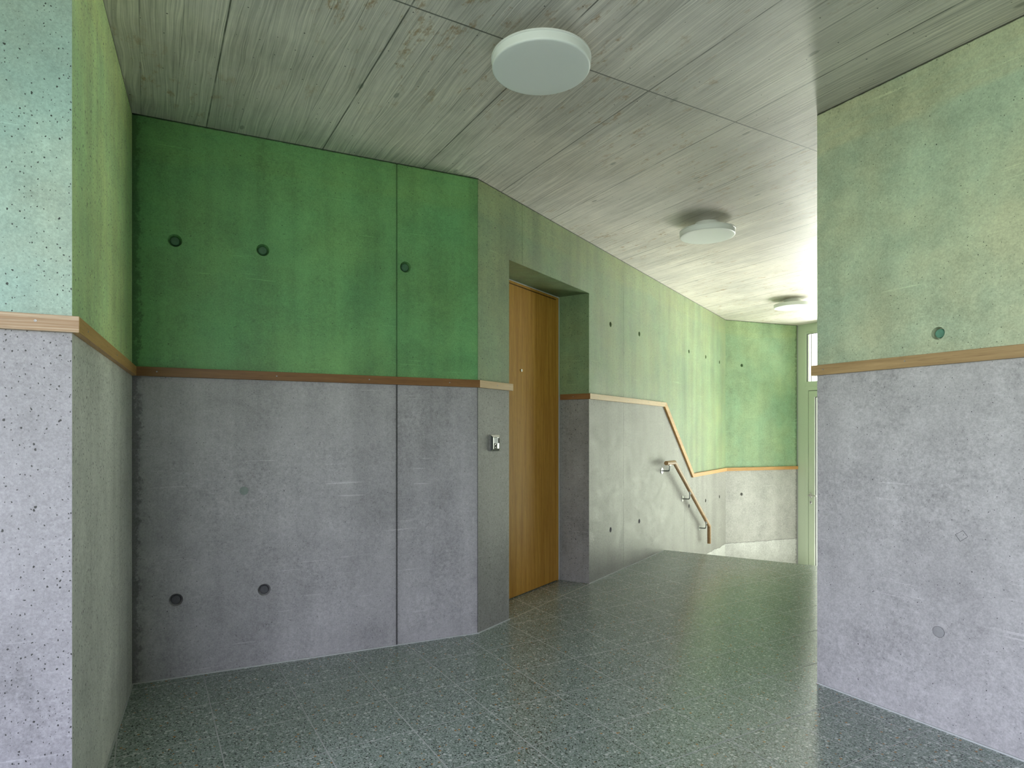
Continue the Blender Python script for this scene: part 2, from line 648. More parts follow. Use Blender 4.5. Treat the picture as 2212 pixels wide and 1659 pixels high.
def tube(bm, pts, r, n=24, caps=True, mitre=True):
    pts = [Vector(p) for p in pts]
    rings = []
    up0 = None
    for i, p in enumerate(pts):
        if i == 0:
            d = (pts[1] - p).normalized(); nrm = d
        elif i == len(pts) - 1:
            d = (p - pts[-2]).normalized(); nrm = d
        else:
            a = (p - pts[i - 1]).normalized(); b = (pts[i + 1] - p).normalized()
            d = a; nrm = (a + b).normalized()
        if up0 is None:
            up0 = d.orthogonal().normalized()
        u = (up0 - d * up0.dot(d)).normalized()
        w = d.cross(u)
        ring = []
        for k in range(n):
            an = 2 * PI * k / n
            q = p + r * (math.cos(an) * u + math.sin(an) * w)
            # slide along d on to the mitre plane
            q = q - d * ((q - p).dot(nrm) / d.dot(nrm))
            ring.append(bm.verts.new(q))
        up0 = u
        rings.append(ring)
    for a, b in zip(rings, rings[1:]):
        for k in range(n):
            k2 = (k + 1) % n
            bm.faces.new((a[k], a[k2], b[k2], b[k]))
    if caps:
        bm.faces.new(rings[0][::-1])
        bm.faces.new(rings[-1])


def boolean(o, cutter_bm):
    me = bpy.data.meshes.new('cut')
    bmesh.ops.recalc_face_normals(cutter_bm, faces=cutter_bm.faces)
    cutter_bm.to_mesh(me)
    cutter_bm.free()
    c = bpy.data.objects.new('cut', me)
    COL.objects.link(c)
    c.matrix_world = o.matrix_world
    bpy.context.view_layer.update()
    c.matrix_world = o.matrix_world.copy()
    m = o.modifiers.new('b', 'BOOLEAN')
    m.object = c
    m.operation = 'DIFFERENCE'
    m.solver = 'EXACT'
    bpy.context.view_layer.update()
    dg = bpy.context.evaluated_depsgraph_get()
    new = bpy.data.meshes.new_from_object(o.evaluated_get(dg))
    o.modifiers.clear()
    old = o.data
    o.data = new
    new.name = old.name
    bpy.data.objects.remove(c)


def struct(o):
    o['kind'] = 'structure'
    return o


def thing(name, label, cat, loc=(0, 0, 0), rz=0.0, group=None):
    o = bpy.data.objects.new(name, None)
    o.empty_display_size = .05
    o.location = loc
    o.rotation_euler = (0, 0, rz)
    COL.objects.link(o)
    o['label'] = label
    o['category'] = cat
    if group:
        o['group'] = group
    return o


def place(o, p, deg, z=0.0):
    o.location = (p.x, p.y, z)
    o.rotation_euler = (0, 0, math.radians(deg))
    bpy.context.view_layer.update()
    return o


def wall(name, p, q, z0, mat, t=.22, ext0=0.0, ext1=0.0):
    """Slab from p to q; the room lies on its right, local y points into the wall."""
    d = q - p
    ln = d.length
    deg = math.degrees(math.atan2(d.y, d.x))
    bm = bmesh.new()
    prism(bm, [(0, 0), (ln, 0), (ln + ext1, t), (-ext0, t)], z0, H + .02)
    o = struct(from_bm(name, bm, mat))
    place(o, p, deg)
    return o, ln, deg


# ------------------------------------------------------------------ materials
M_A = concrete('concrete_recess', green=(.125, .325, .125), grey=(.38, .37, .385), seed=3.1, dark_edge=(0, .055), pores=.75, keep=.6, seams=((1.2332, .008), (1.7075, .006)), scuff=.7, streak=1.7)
M_B = concrete('concrete_corridor', green=(.165, .252, .132), grey=(.245, .243, .228), line=(3.11, 3.98, RZ0 + .02, LZ0 + .02), seed=11.7, pour=-.265, pores=1.25, keep=1.4, streak=2.0)  # tone lowered to offset the strong front light on this wall
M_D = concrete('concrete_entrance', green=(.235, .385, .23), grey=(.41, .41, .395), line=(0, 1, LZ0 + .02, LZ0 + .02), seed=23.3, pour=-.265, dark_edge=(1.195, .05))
M_L = concrete('concrete_return', pores=1.5, keep=1.2, streak=1.8, scuff=0.1, green=(.50, .72, .38), grey=(.64, .65, .60), seed=31.9)  # tone raised in place of front light that barely reaches this wall
M_P = concrete('concrete_pillar', green=(.285, .42, .375), grey=(.30, .29, .315), seed=47.2, pores=1.1, keep=1.5)  # toned down and bluer in place of the cool light on this face
M_R = concrete('concrete_side', green=(.375, .475, .345), grey=(.41, .40, .41), seed=59.8, rgh=.45, pores=.75, keep=.7)
M_X = concrete('concrete_rear', green=(.09, .20, .09), grey=(.18, .18, .185), seed=71.0)  # unseen rear walls, darkened to cut bounced light
M_CEIL = ceiling_mat()
M_FLOOR = terrazzo('terrazzo_tiles')
M_STRIP = terrazzo('terrazzo_strip', tiles=False)
M_SEAL = mat_plain('pale_joint_sealant', (.50, .52, .52), .5, grain=.06)
M_PLUG_D = mat_plain('dark_green_plug', (.045, .13, .065), .5, grain=.15)
M_PLUG_G = mat_plain('grey_plug', (.085, .085, .095), .6, grain=.1)
M_PLUG_T = mat_plain('teal_plug', (.10, .24, .17), .4, grain=.15)
M_OAKR = wood('oak_rail', (.62, .37, .14), (.42, .215, .07))
M_OAKD = wood('oak_rail_dark', (.27, .135, .048), (.155, .068, .02))
M_OAKP = wood('oak_rail_pale', (.62, .46, .27), (.47, .30, .145))
M_OAKS = wood('oak_rail_striped', (.62, .50, .36), (.34, .21, .115), contrast=1.5, fig=190)
M_DOOR = wood('oak_door_veneer', (.60, .335, .062), (.37, .17, .022), axis=2, sc=1.0, straight=True, rough=.5, spec=.2)
M_HAND = wood('oak_handrail', (.42, .26, .12), (.27, .15, .06), axis=0)
M_FRAME = mat_plain('sage_green_frame_paint', (.51, .60, .46), .38, grain=.02)
M_GASKET = mat_plain('black_gasket', (.01, .012, .011), .5)
M_ALU = metal('brushed_aluminium', (.72, .74, .74), .28)
M_STEEL = metal('stainless_steel', (.62, .63, .62), .22)
M_SCREW = metal('zinc_screw', (.40, .42, .45), .45)
M_DARKST = metal('dark_steel', (.22, .23, .22), .3)
M_GLASS = glass_mat()
M_CHROME = metal('polished_metal', (.50, .51, .49), .10)
M_OPAL = mat_plain('opal_diffuser', (.86, .90, .88), .35)
M_WHITE = mat_plain('white_enamel', (.80, .82, .80), .3)
M_BLACK = mat_plain('black_plastic', (.015, .015, .015), .35)
M_SEALW = mat_plain('white_seal', (.62, .66, .68), .45)

# ------------------------------------------------------------------ shell
# floor: local axes follow the tile grid
TO = V2(1.1716, 3.7150)
SL = V2(1.5054, 6.2268)
SD = hd(-33.15)
SN = V2(-SD.y, SD.x)             # towards the entrance
STRIP = .272
pa = SL - .32 * SD
pb = SL + 2.1 * SD


def to_local(p, org, deg):
    d = p - org
    c, s = math.cos(math.radians(deg)), math.sin(math.radians(deg))
    return V2(c * d.x + s * d.y, -s * d.x + c * d.y)


fl_pts = [V2(Q.x - .25, YR - .25), V2(RF.x + .4, YR - .25), V2(RF.x + .4, 3.6) , pb - STRIP * SN, pa - STRIP * SN,
          C2 + .45 * hd(146.8) - .1 * hd(56.8), C1 + V2(-.25, .2), V2(Q.x - .25, 1.5)]
bm = bmesh.new()
prism(bm, [to_local(p, TO, 30.01) for p in fl_pts], -.18, 0)
place(struct(from_bm('floor', bm, M_FLOOR)), TO, 30.01)
bm = bmesh.new()
prism(bm, [to_local(p, SL, -33.15) for p in (pa - STRIP * SN, pb - STRIP * SN, pb, pa)], -.18, 0)
place(struct(from_bm('trim_1', bm, M_STRIP)), SL, -33.15)
# joint between the tiles and the edge strip
bm = bmesh.new()
prism(bm, [to_local(p, SL, -33.15) for p in (pa - (STRIP + .002) * SN, pb - (STRIP + .002) * SN,
                                            pb - (STRIP - .002) * SN, pa - (STRIP - .002) * SN)], -.01, .0004)
place(struct(from_bm('trim_2', bm, mat_plain('floor_grout', (.12, .13, .12), .7))), SL, -33.15)
# steps down to the landing, then the landing
bm = bmesh.new()
for k in range(1, 4):
    box(bm, -.32, 2.1, (k - 1) * .29 - .02, k * .29, ZL - .1, -k * .18375)
place(struct(from_bm('floor_steps', bm, M_STRIP)), SL, -33.15)
bm = bmesh.new()
lp = [SL + .6 * SN - .4 * SD, SL + .6 * SN + 2.4 * SD, F2 + .5 * AX + .1 * BX, C4 + .5 * AX - .4 * BX, C3 + V2(-.3, .4)]
prism(bm, [to_local(p, TO, 30.01) for p in lp], ZL - .15, ZL)
place(struct(from_bm('floor_landing', bm, mat_plain('pale_entrance_stone', (.64, .60, .57), .6, grain=.1))), TO, 30.01)  # unseen landing, made pale to bounce sunlight up into the hall

# ceiling
bm = bmesh.new()
cp = [V2(Q.x - .3, YR - .3), V2(RF.x + .5, YR - .3), F2 + .12 * AX + 1.2 * BX, C4 + .12 * AX - .5 * BX, C3 + V2(-.5, .5),
      C2 + V2(-.6, .4), C1 + V2(-.5, .3), V2(Q.x - .3, 1.8)]
prism(bm, [to_local(p, V2(0, 0), 30.0) for p in cp], H, H + .25)
place(struct(from_bm('ceiling', bm, M_CEIL)), V2(0, 0), 30.0)


def cone_cut(bm, x, z, r1, r2, depth):
    lathe(bm, [(0, -.01), (r1 * 1.05, -.01), (r1, 0), (r2, depth), (0, depth)], 24, 'Y', (x, 0, z))


# pillar on the left
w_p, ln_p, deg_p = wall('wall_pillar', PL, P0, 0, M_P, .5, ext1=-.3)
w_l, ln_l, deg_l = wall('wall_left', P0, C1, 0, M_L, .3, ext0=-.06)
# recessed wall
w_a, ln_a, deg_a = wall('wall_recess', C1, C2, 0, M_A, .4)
cb = bmesh.new()
A_H = [(.173, 2.05), (.5575, 2.054), (1.2818, 2.0525), (.177, .366), (.5639, .3723)]
for x, z in A_H:
    cone_cut(cb, x, z, .030, .022, .022)
box(cb, 1.2312, 1.2352, -.01, .006, -.1, H + .1)
boolean(w_a, cb)
for i, (x, z) in enumerate(A_H):
    bm = bmesh.new()
    lathe(bm, [(.0215, .024), (.0205, .010), (.017, .007), (0, .007)], 28, 'Y', (x, 0, z))
    from_bm('tie_plug', bm, M_PLUG_D if z > 1.4 else M_PLUG_G, w_a, True)
bm = bmesh.new()
lathe(bm, [(.0, -.0008), (.020, -.0008), (.021, .001)], 28, 'Y', (.4709, 0, .8666))
from_bm('filled_tie_hole', bm, mat_plain('mortar_patch', (.25, .30, .28), .7, grain=.1), w_a)

# corridor wall with the niche of the flat door
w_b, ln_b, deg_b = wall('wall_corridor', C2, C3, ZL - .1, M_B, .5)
NS0, NS1, NZ, ND = .3235, 1.4305, 2.218, .272
cb = bmesh.new()
box(cb, NS0, NS1, -.02, ND, -.3, NZ)
boolean(w_b, cb)
cb = bmesh.new()
B_H = [(1.8238, 2.037), (2.4407, 2.040), (3.8620, 2.0386), (4.492, 2.0433), (5.074, 2.036),
       (1.8238, .362), (2.4407, .3602), (3.8650, .3603), (4.4857, .365), (5.075, .3603)]
for x, z in B_H:
    cone_cut(cb, x, z, .021, .016, .06)
boolean(w_b, cb)
cb = bmesh.new()
box(cb, .4735, .4765, -.01, .005, NZ + .01, H + .1)
box(cb, 2.0865, 2.0890, -.01, .004, .01, H + .1)
box(cb, 3.714, 3.7168, -.01, .004, .01, H + .1)
boolean(w_b, cb)

# entrance end wall
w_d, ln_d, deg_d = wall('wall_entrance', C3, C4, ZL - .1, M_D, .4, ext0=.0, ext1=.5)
cb = bmesh.new()
for x, z in ((.26, 2.0318), (.2562, .3605)):
    cone_cut(cb, x, z, .021, .016, .06)
boolean(w_d, cb)

# right-hand wall block (front face towards the viewer, its far part turns the corner)
RDEG = -60.7
def rl(a, b):
    """grid offsets from R0 (a along AX, b along the wall) in the wall's local frame"""
    return to_local(R0 + a * AX + b * RDIR, R0, RDEG)
LR = (RF - R0).length
rp = [rl(0, 0), rl(0, LR + .3), rl(.25, LR + .3), rl(.25, .4), rl(2.65, .4), rl(2.65, -1.15), rl(5.2, -1.15), rl(5.2, -1.42),
      rl(2.42, -1.42), rl(2.42, -.02), rl(.02, 0)]
bm = bmesh.new()
prism(bm, rp, ZL - .1, H + .02)
w_r = place(struct(from_bm('wall_right', bm, M_R)), R0, RDEG)
cb = bmesh.new()
R_H = [(.5146, 1.535), (.5163, .3766)]
cone_cut(cb, R_H[0][0], R_H[0][1], .0245, .022, .028)
cone_cut(cb, R_H[1][0], R_H[1][1], .0225, .0215, .004)
boolean(w_r, cb)
bm = bmesh.new()
lathe(bm, [(.0185, .030), (.0175, .013), (.015, .011), (0, .0115)], 28, 'Y', (R_H[0][0] + .001, 0, R_H[0][1]))
from_bm('tie_plug', bm, M_PLUG_T, w_r, True)
bm = bmesh.new()
lathe(bm, [(.0205, .005), (.0200, .0005), (.018, .0), (0, .0)], 28, 'Y', (R_H[1][0], 0, R_H[1][1]))
from_bm('tie_plug', bm, mat_plain('pale_grey_plug', (.30, .30, .31), .6, grain=.08), w_r, True)
bm = bmesh.new()   # diamond shaped filler patch
s = .021
ring = [(.5972 + s, .7597), (.5972 + s * .25, .7597 + s), (.5972 - s, .7597 + .003), (.5972 - s * .2, .7597 - s)]
for (ax, az), (bx, bz) in zip(ring, ring[1:] + ring[:1]):
    d = Vector((bx - ax, 0, bz - az)).normalized() * .0006
    nrm = Vector((-d.z, 0, d.x))
    hexa(bm, [(ax - nrm.x, -.0006, az - nrm.z), (bx - nrm.x, -.0006, bz - nrm.z), (bx + nrm.x, -.0006, bz + nrm.z), (ax + nrm.x, -.0006, az + nrm.z)],
         [(ax - nrm.x, .001, az - nrm.z), (bx - nrm.x, .001, bz - nrm.z), (bx + nrm.x, .001, bz + nrm.z), (ax + nrm.x, .001, az + nrm.z)])
from_bm('diamond_scratch', bm, mat_plain('scratch_dark', (.06, .06, .06), .7), w_r)

# rear part of the hall (behind the viewer)
w_s, _, _ = wall('wall_rear_left', Q, PL, 0, M_X, .25)
rear_a = V2(RF.x, YR)
w_q, ln_q, _ = wall('wall_rear', rear_a, Q, 0, M_X, .25)
cb = bmesh.new()
for wx0, wx1 in REAR_FILL_WINDOWS:
    box(cb, rear_a.x - wx1, rear_a.x - wx0, -.05, .4, WZ0, WZ1)
if REAR_FILL_WINDOWS:
    boolean(w_q, cb)
if SIDE_FILL_WINDOW:
    cb = bmesh.new()
    box(cb, SIDE_FILL_WINDOW[0] - YR, SIDE_FILL_WINDOW[1] - YR, -.05, .4, WZ0, WZ1)
    boolean(w_s, cb)


def fill_window(name, loc, rz, hw):  # unseen window added to let in fill daylight
    win = struct(bpy.data.objects.new(name, None))
    win.location = loc
    win.rotation_euler = (0, 0, rz)
    COL.objects.link(win)
    hh = WZ1 - WZ0
    bm = bmesh.new()
    for x0, x1, z0, z1 in ((-hw, hw, 0, .06), (-hw, hw, hh - .06, hh), (-hw, -hw + .06, .06, hh - .06),
                           (hw - .06, hw, .06, hh - .06), (-.04, .04, .06, hh - .06)):
        box(bm, x0, x1, -.03, .03, z0, z1)
    from_bm('window_frame', bm, M_FRAME, win)
    bm = bmesh.new()
    box(bm, -hw + .06, hw - .06, -.004, .004, .06, hh - .06)
    from_bm('window_pane', bm, M_GLASS, win)


for k, (wx0, wx1) in enumerate(REAR_FILL_WINDOWS):  # these openings are added for their light, out of view
    fill_window('window_%d' % (k + 2), ((wx0 + wx1) / 2, YR - .12, WZ0), 0, (wx1 - wx0) / 2)
if SIDE_FILL_WINDOW:
    fill_window('window_%d' % (len(REAR_FILL_WINDOWS) + 2), (Q.x - .12, sum(SIDE_FILL_WINDOW) / 2, WZ0), PI / 2,
                 (SIDE_FILL_WINDOW[1] - SIDE_FILL_WINDOW[0]) / 2)

# ------------------------------------------------------------------ glazed front with the entrance door
# local x runs from the end wall along the front, local y outwards
FD = -60.0


def front(name, mat, boxes, parent, bev=0.0):
    b = bmesh.new()
    for q in boxes:
        box(b, *q)
    if bev:
        bevel(b, bev, 1)
    return from_bm(name, b, mat, parent)


zt0, zt1 = 1.84, 2.475        # fanlight opening
zd = 1.715                    # door head
post = .120
door_w = 1.02
x_r = post + door_w + .06
win1 = struct(bpy.data.objects.new('window_1', None))
win1.empty_display_size = .05
COL.objects.link(win1)
place(win1, C4, FD, ZL)
front('window_frame', M_FRAME, [
    (.012, post, 0.0, .09, 0.0, H - ZL),                      # post beside the end wall
    (post, GL, .0, .09, 2.500 - ZL, H - ZL),                  # head
    (post, GL, .0, .09, zd + .055 - ZL, zt0 - .012 - ZL),     # transom
    (x_r, x_r + .10, .0, .09, 0, 2.500 - ZL),                 # post between door and side light
    (GL - .07, GL, .0, .09, 0, 2.500 - ZL),
    (x_r + .10, GL - .07, .0, .09, 0, .08)], win1, .0015)
front('glazing_bead', M_FRAME, [
    (post, post + .014, .012, .07, zt0 - .012 - ZL, 2.500 - ZL),
    (post + .014, x_r, .012, .07, zt1 - ZL, 2.500 - ZL),
    (post + .014, x_r, .012, .07, zt0 - .012 - ZL, zt0 - ZL),
    (x_r - .014, x_r, .012, .07, zt0 - ZL, zt1 - ZL)], win1, .001)
front('gasket', M_GASKET, [
    (post + .014, post + .020, .018, .034, zt0 - ZL, zt1 - ZL),
    (post + .050, post + .056, .052, .060, zt0 - ZL, zt1 - ZL),
    (post + .014, x_r - .014, .018, .034, zt1 - .006 - ZL, zt1 - ZL)], win1)
front('glass_pane', M_GLASS, [(post + .014, x_r - .014, .036, .044, zt0 - ZL, zt1 - ZL)], win1)
front('glass_pane', M_GLASS, [(x_r + .10, GL - .07, .036, .044, .08, 2.500 - ZL)], win1)
front('wall_sealant', M_SEAL, [(-.08, .012, .004, .20, 0, H - ZL)], win1)

door2 = struct(bpy.data.objects.new('door_2', None))
door2.empty_display_size = .05
COL.objects.link(door2)
place(door2, C4, FD, ZL)
dj = .168     # shadow gap in the frame
top = zd - ZL
front('door_frame', M_FRAME, [
    (post, dj - .003, -.002, .09, 0, top + .055),
    (dj - .003, x_r, -.002, .09, top + .004, top + .055)], door2, .001)
front('shadow_gap', M_GASKET, [(dj - .003, dj + .004, .012, .07, .01, top + .004), (dj - .003, x_r - .02, .012, .07, top - .003, top + .004)], door2)
front('door_leaf', M_FRAME, [
    (dj + .004, dj + .088, -.004, .066, .012, top - .003),
    (x_r - .10, x_r - .02, -.004, .066, .012, top - .003),
    (dj + .088, x_r - .10, -.004, .066, top - .085, top - .003),
    (dj + .088, x_r - .10, -.004, .066, .012, .12)], door2, .0015)
front('gasket', M_GASKET, [
    (dj + .092, dj + .098, .010, .030, .12, top - .085),
    (dj + .088, x_r - .10, .010, .030, top - .091, top - .085)], door2)
front('glazing_bead', M_WHITE, [(dj + .088, dj + .092, .0, .028, .12, top - .085)], door2)
front('glass_pane', M_GLASS, [(dj + .088, x_r - .10, .030, .038, .12, top - .085)], door2)
hx, hz = .207, .329 - ZL
b = bmesh.new()
lathe(b, [(0, -.012), (.020, -.012), (.022, -.010), (.022, -.004)], 32, 'Y', (hx, 0, 0))
for v in b.verts:
    v.co.z *= 1.5
    v.co.z += hz
hnd = from_bm('door_handle', b, M_STEEL, door2, True)
b = bmesh.new()
tube(b, [(hx, -.008, hz + .004), (hx, -.062, hz + .004), (hx + .012, -.066, hz + .004), (hx + .125, -.066, hz + .004)], .0085, 16)
from_bm('lever', b, M_STEEL, hnd, True)
b = bmesh.new()
lathe(b, [(0, -.012), (.015, -.012), (.017, -.010), (.017, -.004)], 32, 'Y', (hx, 0, 0))
for v in b.verts:
    v.co.z *= 1.4
    v.co.z += .237 - ZL
lck = from_bm('lock_rosette', b, M_STEEL, door2, True)
b = bmesh.new()
lathe(b, [(0, -.016), (.0065, -.016), (.0065, -.011)], 20, 'Y', (hx, 0, .241 - ZL))
box(b, hx - .003, hx + .003, -.0155, -.011, .226 - ZL, .241 - ZL)
from_bm('key_cylinder', b, M_DARKST, lck, True)

# ------------------------------------------------------------------ flat door in the niche
door1 = struct(bpy.data.objects.new('door_1', None))
door1.empty_display_size = .05
COL.objects.link(door1)
place(door1, C2 + ND * V2(-math.sin(math.radians(deg_b)), math.cos(math.radians(deg_b))), deg_b, 0)
fx = .022
front('door_frame', M_DOOR, [
    (NS1 - .024 - fx, NS1 - .024, -.020, 0, 0.002, NZ - .012),
    (NS0 + .012, NS0 + .012 + fx, -.020, 0, 0.002, NZ - .012),
    (NS0 + .012 + fx, NS1 - .024 - fx, -.020, 0, NZ - .012 - .016, NZ - .012)], door1, .001)
front('frame_seal', M_SEALW, [
    (NS1 - .024, NS1 - .0005, -.014, 0, .0, NZ - .001),
    (NS0 + .0005, NS1 - .024, -.010, 0, NZ - .012, NZ - .001)], door1)
front('shadow_gap', M_BLACK, [
    (NS0 + .012 + fx, NS1 - .024 - fx, -.006, 0, .001, NZ - .028)], door1)
front('door_leaf', M_DOOR, [
    (NS0 + .012 + fx + .004, NS1 - .024 - fx - .004, -.020, -.004, .006, NZ - .012 - .024)], door1, .001)
b = bmesh.new()
lathe(b, [(0, -.0235), (.004, -.0245), (.006, -.0265), (.0085, -.0265), (.0095, -.024), (.0095, -.018)], 32, 'Y', (.860, 0, 1.594))
pe = from_bm('peephole', b, M_STEEL, door1, True)
b = bmesh.new()
lathe(b, [(0, -.0262), (.003, -.0258), (.0052, -.0245)], 24, 'Y', (.860, 0, 1.594))
from_bm('peephole_lens', b, M_BLACK, pe, True)

# ------------------------------------------------------------------ pale joints where the walls meet the floor
def offset_chain(pts, t, free_start=True):
    """Points moved by t to the right of the walking direction, mitred."""
    out = []
    n = len(pts)
    for i, p in enumerate(pts):
        ds = []
        if i > 0:
            ds.append((p - pts[i - 1]).normalized())
        if i < n - 1:
            ds.append((pts[i + 1] - p).normalized())
        ns = [V2(d.y, -d.x) for d in ds]
        if len(ns) == 1:
            out.append(p + t * ns[0])
        else:
            m = (ns[0] + ns[1]).normalized()
            out.append(p + m * (t / m.dot(ns[0])))
    return out


DB = hd(deg_b)
NB = V2(-DB.y, DB.x)      # into the wall
NLp = C2 + NS0 * DB
NRp = C2 + NS1 * DB
chain_l = [PL, P0, C1, C2, NLp, NLp + (ND - .03) * NB]
chain_r = [NRp + (ND - .03) * NB, NRp, C3, C4]
off = offset_chain(chain_l, .006)
names = ['baseboard_pillar', 'baseboard_left', 'baseboard_recess', 'baseboard_corridor', 'baseboard_niche']
for i, nm in enumerate(names):
    bm = bmesh.new()
    a, b_, c, d = chain_l[i], chain_l[i + 1], off[i + 1], off[i]
    prism(bm, [a, b_, c, d], 0.0, .005)
    struct(from_bm(nm, bm, M_SEAL))
bm = bmesh.new()
end = C2 + 3.05 * DB
prism(bm, [NRp, end, end - .006 * NB, NRp - .006 * NB], 0, .005)
struct(from_bm('baseboard_corridor', bm, M_SEAL))
bm = bmesh.new()
prism(bm, [NLp, NRp, NRp - .005 * NB, NLp - .005 * NB], -.002, .0008)
struct(from_bm('trim_3', bm, mat_plain('pale_threshold_joint', (.42, .42, .36), .6)))
bm = bmesh.new()
rn = V2(RDIR.y, -RDIR.x)
prism(bm, [R0, R0 + 6.0 * RDIR, R0 + 6.0 * RDIR + .006 * rn, R0 + .006 * rn], 0, .006)
struct(from_bm('baseboard_right', bm, M_SEAL))

# ------------------------------------------------------------------ wooden rail between the bare and the green concrete
def screw(parent, x, z, y=-RT):
    b = bmesh.new()
    lathe(b, [(0, .0002), (.0011, .0002), (.0013, -.0006), (.0029, -.0008), (.0033, .0004)], 16, 'Y', (x, y, z))
    return from_bm('screw', b, M_SCREW, parent, True)


def rail(p, deg, poly_pts, z0, z1, mat, label, screws, group='wooden rails along the walls'):
    """One straight length: plan quad (two points on the wall, two on the front), heights z0..z1."""
    t = thing('wall_rail', label, 'rail', (p.x, p.y, 0), math.radians(deg), group)
    loc = [to_local(q, p, deg) for q in poly_pts]
    b = bmesh.new()
    prism(b, loc, z0, z1)
    bevel(b, .0009, 1)
    from_bm('rail_board', b, mat, t)
    for s_, zz in screws:
        screw(t, s_, zz)
    return t


ro = offset_chain(chain_l, RT)
G = 'wooden rails along the walls'
zm = (RZ0 + RZ1) / 2
rail(PL, deg_p, [PL, P0, ro[1], ro[0]], RZ0, RZ1, M_OAKS,
     'pale streaky oak rail across the pillar at the left edge', [(ln_p - .075, zm + .003), (ln_p - .7, zm)])
rail(P0, deg_l, [P0, C1, ro[2], ro[1]], RZ0, RZ1, M_OAKR,
     'golden oak rail receding from the pillar corner to the recessed wall', [(.11, zm), (.70, zm), (1.28, zm)])
rail(C1, deg_a, [C1, C2, ro[3], ro[2]], RZ0, RZ1, M_OAKD,
     'long dark brown oak rail across the deep green recessed wall', [(.10, zm), (.62, zm), (1.08, zm), (1.53, zm)])
rail(C2, deg_b, [C2, NLp, ro[4], ro[3]], RZ0, RZ1, M_OAKP,
     'short pale oak rail left of the oak door above the doorbell', [(.17, zm)])
rail(NLp, deg_b + 90, [NLp, chain_l[5], ro[5], ro[4]], RZ0, RZ1, M_OAKR,
     'stub of oak rail on the hidden left side of the door niche', [])
ror = offset_chain(chain_r, RT)
rail(chain_r[0], deg_b - 90, [chain_r[0], NRp, ror[1], ror[0]], RZ0, RZ1, M_OAKD,
     'short dark red-brown oak rail inside the door niche', [(.115, zm)])


def rail_b(label, quad_f, start_mitre, end_mitre, mat, screws):
    """Length on the corridor wall given by its outline (s, z) on the front; mitres shift the wall-side s."""
    t = thing('wall_rail', label, 'rail', (C2.x, C2.y, 0), math.radians(deg_b), G)
    b = bmesh.new()
    fr = [(s, -RT, z) for s, z in quad_f]
    bk = []
    for i, (s, z) in enumerate(quad_f):
        bk.append((s + (start_mitre if i in (0, 3) else end_mitre), 0, z))
    hexa(b, fr, bk)
    bevel(b, .0009, 1)
    from_bm('rail_board', b, mat, t)
    for s_, zz in screws:
        screw(t, s_, zz)
    return t


m_c3 = RT * math.tan(math.radians((deg_b - deg_d) / 2))
rail_b('pale oak rail running level from the door niche to the stairs',
       [(NS1 - RT, RZ0), (3.061, RZ0), (3.101, RZ1), (NS1 - RT, RZ1)], RT, 0, M_OAKP,
       [(1.55, zm), (2.15, zm), (2.62, zm), (2.98, zm)])
rail_b('slanting oak rail dropping steeply beside the stairs',
       [(3.061, RZ0), (3.9586, LZ0), (3.9917, LZ1), (3.101, RZ1)], 0, 0, M_OAKR,
       [(3.3, 1.232), (3.75, .86)])
rail_b('short oak rail at the foot of the slanting rail, left of the far corner',
       [(3.9586, LZ0), (ln_b - m_c3, LZ0), (ln_b - m_c3, LZ1), (3.9917, LZ1)], 0, m_c3, M_OAKR,
       [(4.2, (LZ0 + LZ1) / 2), (4.75, (LZ0 + LZ1) / 2)])
rail(C3, deg_d, [C3, C4, ror[3], ror[2]], LZ0, LZ1, M_OAKR,
     'oak rail on the far end wall, ending at the green entrance frame',
     [(.12, (LZ0 + LZ1) / 2), (.62, (LZ0 + LZ1) / 2), (1.10, (LZ0 + LZ1) / 2)])
R_end = R0 + 3.0 * RDIR
nR = V2(RDIR.y, -RDIR.x)
rz0, rz1 = 1.4115, 1.4575
rail(R0, RDEG, [R0, R_end, R_end + RT * nR, R0 + RT * nR - RT * RDIR], rz0, rz1,
     wood('oak_rail_olive', (.46, .315, .155), (.26, .165, .075), contrast=1.2),
     'brown oak rail with dark grain across the right-hand wall',
     [(.022 + .02, (rz0 + rz1) / 2 + .001), (.40, (rz0 + rz1) / 2 + .003), (.9, (rz0 + rz1) / 2)])
rail(R0, 30.0, [R0 + .35 * AX, R0, R0 + RT * nR - RT * RDIR, R0 + .35 * AX - RT * RDIR], rz0, rz1, M_OAKP,
     'stub of oak rail turning the corner behind the right-hand wall', [])

# ------------------------------------------------------------------ ceiling lights
def lamp(x, y, label):
    t = thing('ceiling_light', label, 'ceiling light', (x, y, H), 0, 'round opal ceiling lights')
    b = bmesh.new()
    lathe(b, [(0, 0), (.085, 0), (.085, -.050), (0, -.050)], 64)
    from_bm('mounting_base', b, M_WHITE, t, True)
    b = bmesh.new()
    lathe(b, [(0, -.050), (.183, -.050), (.1885, -.0515), (.1885, -.0575), (.186, -.0585), (0, -.0585)], 96)
    from_bm('rim', b, M_WHITE, t, True)
    b = bmesh.new()
    prof = [(0, -.058), (.1850, -.058), (.1855, -.060), (.1855, -.083), (.1846, -.0868), (.1825, -.0890), (.178, -.0900)]
    prof += [(.15, -.0903), (.10, -.0906), (0, -.0908)]
    lathe(b, prof, 96)
    from_bm('diffuser', b, M_OPAL, t, True)
    return t


lamp(.110, 2.387, 'large round white ceiling light nearest the viewer')
lamp(1.361, 4.404, 'round white ceiling light in the middle, above the stairs approach')
lamp(3.06, 6.90, 'small round white ceiling light farthest away, beside the glazed entrance')

